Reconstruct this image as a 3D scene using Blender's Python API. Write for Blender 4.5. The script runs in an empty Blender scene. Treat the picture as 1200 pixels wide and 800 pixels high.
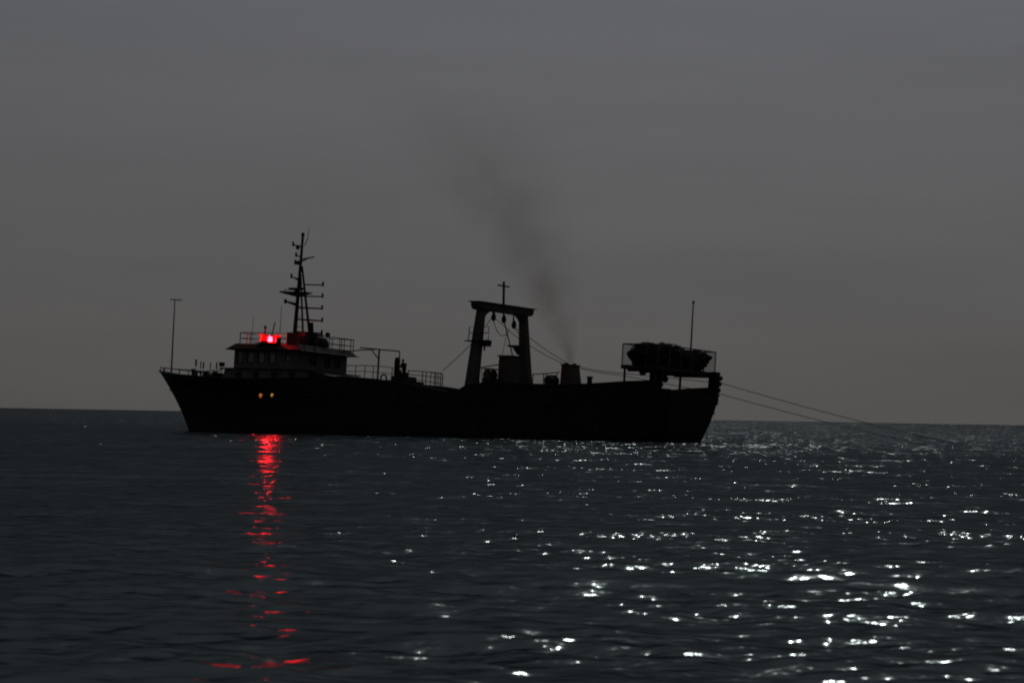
import bpy, bmesh, math, random
import numpy as np
from mathutils import Matrix, Vector

random.seed(7)
SEED = 77
rng = np.random.default_rng(SEED)
scn = bpy.context.scene
col = scn.collection
RAD = math.radians

# ------------------------------------------------------------------ camera
CAM_H = 1.75                       # eye height in a small boat
FPX = 4000.0                       # focal length in pixels of a 1200 px wide frame (120 mm on 36 mm)
PITCH = math.atan(87.8 / FPX)
ROLL = RAD(0.975)
fw = Vector((0, math.cos(PITCH), math.sin(PITCH)))
r0 = Vector((1, 0, 0)); u0 = r0.cross(fw)
rt = r0 * math.cos(ROLL) + u0 * math.sin(ROLL)
up = rt.cross(fw)
camd = bpy.data.cameras.new('camera')
camd.sensor_width = 36.0
camd.lens = FPX / 1200 * 36
camd.clip_start = 0.5
camd.clip_end = 90000
camd.dof.use_dof = True; camd.dof.focus_distance = 280; camd.dof.aperture_fstop = 5.6
cam = bpy.data.objects.new('camera', camd); col.objects.link(cam)
cam.matrix_world = Matrix(((rt.x, up.x, -fw.x, 0), (rt.y, up.y, -fw.y, 0), (rt.z, up.z, -fw.z, CAM_H), (0, 0, 0, 1)))
scn.camera = cam

# ------------------------------------------------------------------ moonlit sky, moon, exposure
MOON_EL, MOON_AZ = 33.0, 5.0       # degrees above the horizon, degrees right of the view axis
SKY_STRENGTH = 0.05
VEIL = 2.38
w = bpy.data.worlds.new('World'); scn.world = w; w.use_nodes = True
nt = w.node_tree; nt.nodes.clear()
def N(t, kind, **kw):
    n = t.nodes.new(kind)
    for k, v in kw.items(): setattr(n, k, v)
    return n
def math_n(t, op, a, b=None, clamp=False):
    n = N(t, 'ShaderNodeMath', operation=op, use_clamp=clamp)
    for i, v in enumerate((a, b)):
        if v is None: continue
        if isinstance(v, (int, float)): n.inputs[i].default_value = v
        else: t.links.new(v, n.inputs[i])
    return n.outputs[0]
out = N(nt, 'ShaderNodeOutputWorld'); bg = N(nt, 'ShaderNodeBackground')
sky = N(nt, 'ShaderNodeTexSky', sky_type='NISHITA', sun_disc=False)
sky.sun_elevation = RAD(MOON_EL); sky.sun_rotation = RAD(MOON_AZ)
sky.air_density = 1.0; sky.dust_density = 4.0; sky.ozone_density = 1.0
hs = N(nt, 'ShaderNodeHueSaturation'); hs.inputs['Saturation'].default_value = 0.10
nt.links.new(sky.outputs[0], hs.inputs['Color'])
# thin cloud sheet: soft, horizontally drawn-out variation all over the sky
tc = N(nt, 'ShaderNodeTexCoord'); mp = N(nt, 'ShaderNodeMapping'); mp.inputs['Scale'].default_value = (3.0, 3.0, 22.0); mp.inputs['Rotation'].default_value = (0, RAD(-9), 0)
nt.links.new(tc.outputs['Generated'], mp.inputs['Vector'])
nz = N(nt, 'ShaderNodeTexNoise'); nz.inputs['Scale'].default_value = 2.2; nz.inputs['Detail'].default_value = 5.0; nz.inputs['Roughness'].default_value = 0.55
nt.links.new(mp.outputs[0], nz.inputs['Vector'])
mr = N(nt, 'ShaderNodeMapRange'); mr.inputs['From Min'].default_value = 0.3; mr.inputs['From Max'].default_value = 0.7
mr.inputs['To Min'].default_value = 0.95; mr.inputs['To Max'].default_value = 1.05
nt.links.new(nz.outputs['Fac'], mr.inputs['Value'])
# overcast veil: a little warmer and dimmer low down, brightening smoothly towards the hidden moon
mdir = Vector((math.sin(RAD(MOON_AZ)) * math.cos(RAD(MOON_EL)), math.cos(RAD(MOON_AZ)) * math.cos(RAD(MOON_EL)), math.sin(RAD(MOON_EL))))
sepw = N(nt, 'ShaderNodeSeparateXYZ'); nt.links.new(tc.outputs['Generated'], sepw.inputs[0])
rampw = N(nt, 'ShaderNodeValToRGB'); nt.links.new(sepw.outputs['Z'], rampw.inputs['Fac'])
rampw.color_ramp.elements[0].position = 0.0; rampw.color_ramp.elements[0].color = (0.80, 0.762, 0.725, 1)
rampw.color_ramp.elements[1].position = 0.13; rampw.color_ramp.elements[1].color = (0.86, 0.885, 0.985, 1)
dotw = N(nt, 'ShaderNodeVectorMath', operation='DOT_PRODUCT'); nt.links.new(tc.outputs['Generated'], dotw.inputs[0]); dotw.inputs[1].default_value = mdir
glow = math_n(nt, 'POWER', math_n(nt, 'MAXIMUM', dotw.outputs['Value'], 0.0), 3.0)
glow = math_n(nt, 'ADD', math_n(nt, 'MULTIPLY', glow, VEIL * 0.95), VEIL * 0.33)
sc1 = N(nt, 'ShaderNodeVectorMath', operation='SCALE'); nt.links.new(rampw.outputs['Color'], sc1.inputs[0]); nt.links.new(glow, sc1.inputs['Scale'])
veil = N(nt, 'ShaderNodeMix', data_type='RGBA'); veil.inputs['Factor'].default_value = 0.985
nt.links.new(hs.outputs['Color'], veil.inputs['A']); nt.links.new(sc1.outputs[0], veil.inputs['B'])
mul = N(nt, 'ShaderNodeVectorMath', operation='SCALE')
nt.links.new(veil.outputs['Result'], mul.inputs[0]); nt.links.new(mr.outputs[0], mul.inputs['Scale'])
nt.links.new(mul.outputs[0], bg.inputs['Color']); bg.inputs['Strength'].default_value = SKY_STRENGTH
nt.links.new(bg.outputs[0], out.inputs['Surface'])

md = bpy.data.lights.new('moon', 'SUN'); md.energy = 0.14; md.angle = RAD(0.8); md.color = (1.0, 0.95, 0.88)
moon = bpy.data.objects.new('moon', md); col.objects.link(moon)
moon.rotation_euler = mdir.to_track_quat('Z', 'Y').to_euler()
moon.location = mdir * 400

scn.view_settings.view_transform = 'Standard'; scn.view_settings.look = 'None'
scn.view_settings.exposure = 0.0; scn.view_settings.gamma = 1.0; scn.view_settings.use_curve_mapping = False
scn.cycles.use_denoising = True
scn.cycles.denoiser = 'OPENIMAGEDENOISE'; scn.cycles.denoising_input_passes = 'RGB'
scn.cycles.max_bounces = 6
scn.cycles.volume_step_rate = 1.0
scn.cycles.sample_clamp_indirect = 0.3
scn.cycles.blur_glossy = 0.0
scn.cycles.filter_width = 2.0

# ------------------------------------------------------------------ materials
def principled(name, base, rough=0.6, metal=0.0, var=0.0, scale=3.0, bump=0.0, rust=0.0, spec=0.3):
    m = bpy.data.materials.new(name); m.use_nodes = True; t = m.node_tree
    b = t.nodes['Principled BSDF']
    b.inputs['Base Color'].default_value = (*base, 1); b.inputs['Roughness'].default_value = rough; b.inputs['Metallic'].default_value = metal
    b.inputs['Specular IOR Level'].default_value = spec
    if var or rust or bump:
        c = N(t, 'ShaderNodeTexCoord'); n = N(t, 'ShaderNodeTexNoise'); n.inputs['Scale'].default_value = scale; n.inputs['Detail'].default_value = 6
        t.links.new(c.outputs['Object'], n.inputs['Vector'])
        mx = N(t, 'ShaderNodeMix', data_type='RGBA')
        r = N(t, 'ShaderNodeMapRange'); r.inputs['From Min'].default_value = 0.3; r.inputs['From Max'].default_value = 0.7
        t.links.new(n.outputs['Fac'], r.inputs['Value']); t.links.new(r.outputs[0], mx.inputs['Factor'])
        mx.inputs['A'].default_value = (*[x * (1 - var) for x in base], 1); mx.inputs['B'].default_value = (*[x * (1 + var) for x in base], 1)
        src = mx.outputs['Result']
        if rust:
            n2 = N(t, 'ShaderNodeTexNoise'); n2.inputs['Scale'].default_value = 1.3; n2.inputs['Detail'].default_value = 9; n2.inputs['Roughness'].default_value = 0.7
            mp2 = N(t, 'ShaderNodeMapping'); mp2.inputs['Scale'].default_value = (1, 1, 0.35)
            t.links.new(c.outputs['Object'], mp2.inputs['Vector']); t.links.new(mp2.outputs[0], n2.inputs['Vector'])
            r2 = N(t, 'ShaderNodeMapRange'); r2.inputs['From Min'].default_value = 0.62 - 0.1 * rust; r2.inputs['From Max'].default_value = 0.70
            t.links.new(n2.outputs['Fac'], r2.inputs['Value'])
            m2 = N(t, 'ShaderNodeMix', data_type='RGBA'); t.links.new(r2.outputs[0], m2.inputs['Factor'])
            t.links.new(src, m2.inputs['A']); m2.inputs['B'].default_value = (0.11, 0.045, 0.022, 1)
            src = m2.outputs['Result']
        t.links.new(src, b.inputs['Base Color'])
        if bump:
            bp = N(t, 'ShaderNodeBump'); bp.inputs['Strength'].default_value = bump; bp.inputs['Distance'].default_value = 0.03
            t.links.new(n.outputs['Fac'], bp.inputs['Height']); t.links.new(bp.outputs[0], b.inputs['Normal'])
    return m
def emitter(name, color, strength):
    m = bpy.data.materials.new(name); m.use_nodes = True; t = m.node_tree; t.nodes.clear()
    o = N(t, 'ShaderNodeOutputMaterial'); e = N(t, 'ShaderNodeEmission')
    e.inputs['Color'].default_value = (*color, 1); e.inputs['Strength'].default_value = strength
    t.links.new(e.outputs[0], o.inputs['Surface']); return m
M = dict(
    hull=principled('hull_paint', (0.018, 0.019, 0.026), 0.55, var=0.3, scale=0.6, rust=0.5, bump=0.2),
    house=principled('deckhouse_paint', (0.18, 0.168, 0.15), 0.6, var=0.15, scale=1.2, rust=0.6),
    roof=principled('roof_paint', (0.055, 0.045, 0.04), 0.7, var=0.25, scale=2, rust=0.5),
    deck=principled('deck_paint', (0.05, 0.035, 0.028), 0.8, var=0.3, scale=2),
    steel=principled('gallows_paint', (0.10, 0.092, 0.08), 0.6, var=0.3, scale=1.5, rust=0.8),
    rail=principled('rail_paint', (0.14, 0.125, 0.115), 0.6, var=0.2, scale=3, rust=0.4),
    dark=principled('dark_iron', (0.03, 0.028, 0.028), 0.6, var=0.3, scale=3),
    wire=principled('wire_rope', (0.035, 0.03, 0.028), 0.6),
    net=principled('net_twine', (0.018, 0.019, 0.019), 0.95, var=0.5, scale=9, bump=1.0),
    grille=principled('wire_mesh', (0.04, 0.045, 0.04), 0.8),
    ring=principled('lifebuoy_shell', (0.55, 0.50, 0.46), 0.5),
    redboard=principled('sidelight_screen_paint', (0.06, 0.014, 0.012), 0.5, var=0.15),
    jacket=principled('jacket_cloth', (0.02, 0.02, 0.028), 0.9, var=0.3, scale=8),
    trousers=principled('trouser_cloth', (0.02, 0.02, 0.022), 0.9, var=0.3, scale=8),
    skin=principled('skin', (0.32, 0.20, 0.15), 0.6),
    cap=principled('cap_cloth', (0.30, 0.30, 0.30), 0.9),
    boots=principled('boot_rubber', (0.015, 0.015, 0.015), 0.5),
    red=emitter('red_lamp_glow', (1.0, 0.0008, 0.0016), 900.0),
    port_warm=emitter('cabin_light_orange', (1.0, 0.30, 0.07), 0.36),
    port_yellow=emitter('cabin_light_yellow', (1.0, 0.50, 0.15), 0.45),
)
def glass_mat():
    m = bpy.data.materials.new('window_glass'); m.use_nodes = True; t = m.node_tree; t.nodes.clear()
    o = N(t, 'ShaderNodeOutputMaterial'); tr = N(t, 'ShaderNodeBsdfTransparent'); tr.inputs[0].default_value = (0.82, 0.85, 0.85, 1)
    gl = N(t, 'ShaderNodeBsdfGlossy'); gl.inputs['Roughness'].default_value = 0.05
    fr = N(t, 'ShaderNodeFresnel'); fr.inputs['IOR'].default_value = 1.5; mx = N(t, 'ShaderNodeMixShader')
    t.links.new(fr.outputs[0], mx.inputs[0]); t.links.new(tr.outputs[0], mx.inputs[1]); t.links.new(gl.outputs[0], mx.inputs[2]); t.links.new(mx.outputs[0], o.inputs['Surface'])
    return m
M['glass'] = glass_mat()

# ------------------------------------------------------------------ ship frame: x forward, y to port, z up, origin amidships on the waterline
YAW, HEEL, TRIM, DIST = RAD(37), RAD(3.0), RAD(0.6), 280.0
sx = Vector((-math.cos(YAW), math.sin(YAW), 0)); sy = Vector((-math.sin(YAW), -math.cos(YAW), 0)); sz = Vector((0, 0, 1))
sx, sz = sx * math.cos(TRIM) + sz * math.sin(TRIM), sz * math.cos(TRIM) - sx * math.sin(TRIM)
sy, sz = sy * math.cos(HEEL) + sz * math.sin(HEEL), sz * math.cos(HEEL) - sy * math.sin(HEEL)
def ray(px, py): return (fw + rt * ((px - 600) / FPX) + up * ((400 - py) / FPX)).normalized()
d0 = ray(520, 487.8)
so = Vector((d0.x / d0.y * DIST, DIST, 0))
SHIP = Matrix(((sx.x, sy.x, sz.x, so.x), (sx.y, sy.y, sz.y, so.y), (sx.z, sy.z, sz.z, so.z), (0, 0, 0, 1)))
def at(px, py, v):
    """photo pixel -> ship point on the fore-and-aft plane v metres to port of the keel line"""
    d = ray(px, py); c = Vector((0, 0, CAM_H))
    p = c + d * ((so + sy * v - c).dot(sy) / d.dot(sy)) - so
    return Vector((p.dot(sx), v, p.dot(sz)))

# ------------------------------------------------------------------ mesh helpers
class MB:
    def __init__(s): s.v = []; s.f = []
    def add(s, vs, fs):
        b = len(s.v); s.v += [tuple(x) for x in vs]; s.f += [tuple(b + i for i in f) for f in fs]; return s
    def box(s, x0, x1, y0, y1, z0, z1):
        vs = [(x, y, z) for z in (z0, z1) for x, y in ((x0, y0), (x1, y0), (x1, y1), (x0, y1))]
        return s.add(vs, [(3, 2, 1, 0), (4, 5, 6, 7), (0, 1, 5, 4), (1, 2, 6, 5), (2, 3, 7, 6), (3, 0, 4, 7)])
    def frustum(s, b, z0, t, z1):
        vs = [(x, y, z0) for x, y in ((b[0], b[2]), (b[1], b[2]), (b[1], b[3]), (b[0], b[3]))] + [(x, y, z1) for x, y in ((t[0], t[2]), (t[1], t[2]), (t[1], t[3]), (t[0], t[3]))]
        return s.add(vs, [(3, 2, 1, 0), (4, 5, 6, 7), (0, 1, 5, 4), (1, 2, 6, 5), (2, 3, 7, 6), (3, 0, 4, 7)])
    def tube(s, pts, r, n=6, r1=None, caps=True):
        pts = [Vector(p) for p in pts]; m = len(pts)
        if r1 is None: r1 = r
        vs = []
        for i, p in enumerate(pts):
            a = pts[max(i - 1, 0)]; b = pts[min(i + 1, m - 1)]; d = (b - a).normalized()
            h = Vector((0, 0, 1)) if abs(d.z) < 0.9 else Vector((1, 0, 0))
            e = d.cross(h).normalized(); g = e.cross(d)
            rr = r + (r1 - r) * i / max(m - 1, 1)
            vs += [p + e * (rr * math.cos(2 * math.pi * k / n)) + g * (rr * math.sin(2 * math.pi * k / n)) for k in range(n)]
        fs = [(i * n + k, i * n + (k + 1) % n, (i + 1) * n + (k + 1) % n, (i + 1) * n + k) for i in range(m - 1) for k in range(n)]
        if caps: fs += [tuple(range(n - 1, -1, -1)), tuple((m - 1) * n + k for k in range(n))]
        return s.add(vs, fs)
    def beam(s, p0, p1, wx0, wy0, wx1, wy1, ax=(1, 0, 0), ay=(0, 1, 0)):
        p0 = Vector(p0); p1 = Vector(p1); ax = Vector(ax); ay = Vector(ay)
        q = ((-1, -1), (1, -1), (1, 1), (-1, 1))
        vs = [p0 + ax * (a * wx0 / 2) + ay * (b * wy0 / 2) for a, b in q] + [p1 + ax * (a * wx1 / 2) + ay * (b * wy1 / 2) for a, b in q]
        return s.add(vs, [(3, 2, 1, 0), (4, 5, 6, 7), (0, 1, 5, 4), (1, 2, 6, 5), (2, 3, 7, 6), (3, 0, 4, 7)])
    def lathe(s, prof, o=(0, 0, 0), n=14, axis='z'):
        o = Vector(o); vs = []
        for r, z in prof:
            for k in range(n):
                a = 2 * math.pi * k / n; c, q = r * math.cos(a), r * math.sin(a)
                vs.append(o + (Vector((c, q, z)) if axis == 'z' else Vector((c, z, q)) if axis == 'y' else Vector((z, c, q))))
        m = len(prof)
        fs = [(i * n + k, i * n + (k + 1) % n, (i + 1) * n + (k + 1) % n, (i + 1) * n + k) for i in range(m - 1) for k in range(n)]
        fs += [tuple(range(n - 1, -1, -1)), tuple((m - 1) * n + k for k in range(n))]
        return s.add(vs, fs)
    def build(s, name, mat, parent=None, smooth=False):
        me = bpy.data.meshes.new(name); me.from_pydata(s.v, [], s.f); me.update()
        bm = bmesh.new(); bm.from_mesh(me); bmesh.ops.recalc_face_normals(bm, faces=bm.faces); bm.to_mesh(me); bm.free()
        if smooth: me.polygons.foreach_set('use_smooth', np.ones(len(me.polygons), dtype=bool))
        me.materials.append(M[mat] if isinstance(mat, str) else mat)
        o = bpy.data.objects.new(name, me); col.objects.link(o)
        if parent is not None: o.parent = parent
        return o
def tag(o, label, cat, group=None, kind=None):
    o['label'] = label; o['category'] = cat
    if group: o['group'] = group
    if kind: o['kind'] = kind
    return o

# ------------------------------------------------------------------ the sea
def make_sea():
    dr0, k = 0.045, 0.0011
    r = [5.0]
    while r[-1] < 1000: r.append(r[-1] + dr0 + k * r[-1])
    while r[-1] < 60000: r.append(r[-1] * 1.06)
    r = np.array(r)
    fine = np.radians(np.arange(-10.6, 10.6001, 0.078))
    wide = np.radians(np.array([11.0, 11.6, 12.6, 14, 16, 19, 23, 28, 34, 42, 52, 64, 78, 95, 115, 138, 160]))
    a = np.concatenate([-wide[::-1], fine, wide, [math.pi]])       # azimuth right of +y, closes on itself
    nr, na = len(r), len(a)
    dr = np.gradient(r)
    da = np.abs(np.gradient(a)); da[-1] = da[0] = RAD(21)
    X = (r[:, None] * np.sin(a)[None]).ravel(); Y = (r[:, None] * np.cos(a)[None]).ravel()
    DR = np.repeat(dr, na)
    DA = (r[:, None] * da[None]).ravel()
    Z = np.zeros_like(X)
    nw = 110
    lam = np.exp(np.linspace(math.log(0.42), math.log(13.0), nw)) * np.exp(rng.normal(0, 0.02, nw))
    main = RAD(-97)                                                # run of the wind sea: towards the camera, slightly across
    for L in lam:
        spread = 0.85 if L < 1.2 else 0.62 if L < 3 else 0.42
        th = main + rng.normal(0, spread)
        kx, ky = math.cos(th) * 2 * math.pi / L, math.sin(th) * 2 * math.pi / L
        slope = 0.0122 * (1.55 if L < 0.9 else 1.15 if L < 1.6 else 0.72 if L < 5 else 0.72 * (5 / L) ** 1.2)        # near-equal slope per band up to the peak
        amp = slope * L / (2 * math.pi)
        ph = rng.uniform(0, 2 * math.pi)
        # finer waves are left to the material where the sheet is too coarse to carry them
        cr = abs(math.sin(th)); ca = abs(math.cos(th))
        fit = np.clip((L / np.maximum(DR * max(cr, .3), DA * max(ca, .15)) - 3.0) / 3.0, 0, 1)
        sel = fit > 0
        p = kx * X[sel] + ky * Y[sel] + ph
        Z[sel] += amp * fit[sel] * (np.sin(p) + 0.18 * np.cos(2 * p))
    R_ = np.hypot(X, Y)
    Z *= np.clip((4000 - R_) / 3000, 0, 1)
    # slow patches where gusts roughen or calm the surface
    g = 0.80 + 0.2 * np.sin(X * .021 + Y * .013 + 1.0) + 0.16 * np.sin(X * .05 - Y * .031 + 2.2) + 0.14 * np.sin(-X * .11 + Y * .071)
    Z *= np.clip(g, 0.45, 1.3)
    V = np.column_stack([X, Y, Z]).astype(np.float32)
    V = np.vstack([V, [[0, 0, 0]]]).astype(np.float32)
    i, j = np.meshgrid(np.arange(nr - 1), np.arange(na), indexing='ij')
    jn = (j + 1) % na
    Q = np.stack([i * na + j, (i + 1) * na + j, (i + 1) * na + jn, i * na + jn], -1).reshape(-1, 4)
    T = np.array([[nr * na, jj, (jj + 1) % na] for jj in range(na)])
    loops = np.concatenate([Q.ravel(), T.ravel()]).astype(np.int32)
    starts = np.concatenate([np.arange(len(Q)) * 4, len(Q) * 4 + np.arange(len(T)) * 3]).astype(np.int32)
    me = bpy.data.meshes.new('sea')
    me.vertices.add(len(V)); me.vertices.foreach_set('co', V.ravel())
    me.loops.add(len(loops)); me.loops.foreach_set('vertex_index', loops)
    me.polygons.add(len(starts)); me.polygons.foreach_set('loop_start', starts)
    me.polygons.foreach_set('use_smooth', np.ones(len(starts), bool))
    me.update(calc_edges=True)
    # material
    m = bpy.data.materials.new('sea_water'); m.use_nodes = True; t = m.node_tree
    t.nodes.clear()
    c = N(t, 'ShaderNodeTexCoord')
    def layer(scale, stretch, rot, detail):
        mp = N(t, 'ShaderNodeMapping'); mp.inputs['Rotation'].default_value = (0, 0, RAD(rot)); mp.inputs['Scale'].default_value = (stretch, 1, 1)
        t.links.new(c.outputs['Object'], mp.inputs['Vector'])
        n = N(t, 'ShaderNodeTexNoise'); n.noise_dimensions = '2D'; n.inputs['Scale'].default_value = scale; n.inputs['Detail'].default_value = detail; n.inputs['Roughness'].default_value = 0.5
        t.links.new(mp.outputs[0], n.inputs['Vector']); return n.outputs['Fac']
    n1 = layer(1.7, 0.7, 8, 2.0); n2 = layer(5.5, 0.75, -14, 1.5)
    gust = N(t, 'ShaderNodeMapRange'); gust.inputs['From Min'].default_value = 0.32; gust.inputs['From Max'].default_value = 0.68
    gust.inputs['To Min'].default_value = 0.32; gust.inputs['To Max'].default_value = 1.25
    t.links.new(layer(0.22, 0.4, 12, 4.0), gust.inputs['Value'])    # cat's paws: ruffled and calmer patches
    # the water churned beyond the curved wake is livelier, with a thread of foam along its edge
    sp = N(t, 'ShaderNodeSeparateXYZ'); t.links.new(c.outputs['Object'], sp.inputs[0])
    px_, py_ = math_n(t, 'SUBTRACT', sp.outputs[0], 17.0), math_n(t, 'SUBTRACT', sp.outputs[1], 267.5)
    wob = math_n(t, 'MULTIPLY', math_n(t, 'SUBTRACT', layer(0.12, 1.0, 0, 2.0), 0.5), 5.0)
    dd = math_n(t, 'ADD', math_n(t, 'ADD', math_n(t, 'MULTIPLY', px_, .894), math_n(t, 'MULTIPLY', py_, .448)), wob)
    al = math_n(t, 'SUBTRACT', math_n(t, 'MULTIPLY', px_, .448), math_n(t, 'MULTIPLY', py_, .894))
    aft = math_n(t, 'MULTIPLY', math_n(t, 'ADD', al, 2.0), 0.3, True)
    patch = N(t, 'ShaderNodeMapRange'); patch.inputs['From Min'].default_value = 0.50; patch.inputs['From Max'].default_value = 0.66
    patch.inputs['To Min'].default_value = 0.25; patch.inputs['To Max'].default_value = 1.3
    t.links.new(layer(0.10, 9.0, 0, 3.0), patch.inputs['Value'])    # wave groups running across the churned water
    beyond = math_n(t, 'MULTIPLY', math_n(t, 'MULTIPLY', dd, 0.25, True), patch.outputs[0])
    band = math_n(t, 'SUBTRACT', 1.0, math_n(t, 'ABSOLUTE', math_n(t, 'DIVIDE', dd, 3.0)), True)
    band = math_n(t, 'MULTIPLY', band, aft)
    gustv = math_n(t, 'ADD', math_n(t, 'ADD', gust.outputs[0], beyond), math_n(t, 'MULTIPLY', band, 0.5))
    fo = N(t, 'ShaderNodeMapRange'); fo.inputs['From Min'].default_value = 0.52; fo.inputs['From Max'].default_value = 0.66
    t.links.new(layer(2.6, 0.6, 60, 4.0), fo.inputs['Value'])
    foam = math_n(t, 'MULTIPLY', math_n(t, 'MULTIPLY', fo.outputs[0], band), 0.8)
    b1 = N(t, 'ShaderNodeBump'); b1.inputs['Strength'].default_value = 1.0; b1.inputs['Distance'].default_value = 0.072
    b2 = N(t, 'ShaderNodeBump'); b2.inputs['Strength'].default_value = 1.0; b2.inputs['Distance'].default_value = 0.024
    t.links.new(math_n(t, 'MULTIPLY', n1, gustv), b1.inputs['Height'])
    t.links.new(math_n(t, 'MULTIPLY', n2, gustv), b2.inputs['Height']); t.links.new(b1.outputs[0], b2.inputs['Normal'])
    # far out, where the sheet carries no short waves, the material does
    rr_ = math_n(t, 'SQRT', math_n(t, 'ADD', math_n(t, 'MULTIPLY', sp.outputs[0], sp.outputs[0]), math_n(t, 'MULTIPLY', sp.outputs[1], sp.outputs[1])))
    far = math_n(t, 'MULTIPLY', math_n(t, 'SUBTRACT', rr_, 45.0), 0.006, True)
    b0 = N(t, 'ShaderNodeBump'); b0.inputs['Strength'].default_value = 1.0; b0.inputs['Distance'].default_value = 0.38
    t.links.new(math_n(t, 'MULTIPLY', math_n(t, 'MULTIPLY', layer(0.85, 0.6, -6, 1.5), gustv), far), b0.inputs['Height']); t.links.new(b0.outputs[0], b1.inputs['Normal'])
    for bb in (b0, b1, b2): bb.inputs['Filter Width'].default_value = 0.01
    # Fresnel reflectance squared and scaled down, which darkens the sea and its wave faces
    fr = N(t, 'ShaderNodeFresnel'); fr.inputs['IOR'].default_value = 1.333; t.links.new(b2.outputs[0], fr.inputs['Normal'])
    fac = math_n(t, 'MULTIPLY', math_n(t, 'POWER', fr.outputs[0], 2.0), 0.12)
    df = N(t, 'ShaderNodeBsdfDiffuse'); df.inputs['Color'].default_value = (0.006, 0.012, 0.014, 1)
    gl = N(t, 'ShaderNodeBsdfGlossy'); t.links.new(math_n(t, 'ADD', math_n(t, 'MULTIPLY', math_n(t, 'MULTIPLY', dd, 0.02, True), 0.03), 0.12), gl.inputs['Roughness']); t.links.new(b2.outputs[0], gl.inputs['Normal']); gl.inputs['Color'].default_value = (0.84, 1.0, 1.05, 1)
    mx = N(t, 'ShaderNodeMixShader'); t.links.new(fac, mx.inputs[0]); t.links.new(df.outputs[0], mx.inputs[1]); t.links.new(gl.outputs[0], mx.inputs[2])
    fd = N(t, 'ShaderNodeBsdfDiffuse'); fd.inputs['Color'].default_value = (0.6, 0.62, 0.62, 1)
    mf = N(t, 'ShaderNodeMixShader'); t.links.new(foam, mf.inputs[0]); t.links.new(mx.outputs[0], mf.inputs[1]); t.links.new(fd.outputs[0], mf.inputs[2])
    mo = N(t, 'ShaderNodeOutputMaterial'); t.links.new(mf.outputs[0], mo.inputs['Surface'])
    me.materials.append(m)
    o = bpy.data.objects.new('sea', me); col.objects.link(o)
    o['kind'] = 'structure'; o['label'] = 'dark rippled night sea glinting with moonlight out to the horizon'; o['category'] = 'sea'
    return o
sea = make_sea()

# ------------------------------------------------------------------ the trawler
ship = bpy.data.objects.new('trawler', None); col.objects.link(ship); ship.matrix_world = SHIP
ship.empty_display_size = 2
tag(ship, 'black steel stern trawler with tall mast and gallows, under way on the sea', 'fishing boat')

US = [-24.6, -24.3, -23.4, -22, -20, -16, -10, -5, 0, 6, 12, 16, 20, 23.4, 25.5, 27.5, 29.2, 30.6, 31.5, 32.05]
def lerp(u, xs, ys): return float(np.interp(u, xs, ys))
def half_deck(u): return lerp(u, [-24.6, -24.2, -23.4, -20, -10, 10, 17, 20, 25, 27.4, 29, 30.7, 31.6, 32.05], [3.35, 3.8, 4.0, 4.3, 4.6, 4.6, 4.45, 4.15, 3.25, 2.45, 1.8, .98, .4, 0.03])
def half_wl(u): return lerp(u, [-24.6, -24, -22, -18, -10, 0, 8, 14, 20, 24, 26.5, 28.3, 40], [2.2, 2.55, 3.2, 3.8, 4.3, 4.4, 4.2, 3.6, 2.2, 1.2, .55, 0.02, 0.02])
SHEER = [(-24.6, 4.10), (-24.0, 4.12), (-23.45, 4.15), (-23.35, 4.72), (-21, 4.60), (-17.5, 4.33), (-13.5, 4.20), (-7.6, 4.26), (-5.6, 3.98), (-4.55, 3.40), (-3.8, 3.38), (-1.6, 3.74), (.6, 3.98), (3.8, 4.32), (7, 4.46), (12, 4.30), (17, 4.15), (20.8, 4.15), (23.4, 4.26), (27.4, 4.46), (30.7, 4.66), (32.05, 4.88)]
def sheer(u): return lerp(u, [p[0] for p in SHEER], [p[1] for p in SHEER])
def stem_u(z): return 28.25 + 3.8 * max(z, -1.5) / 4.88 * (0.72 + 0.28 * max(z, 0) / 4.88) if z > 0 else 28.25 + 0.4 * z
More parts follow.
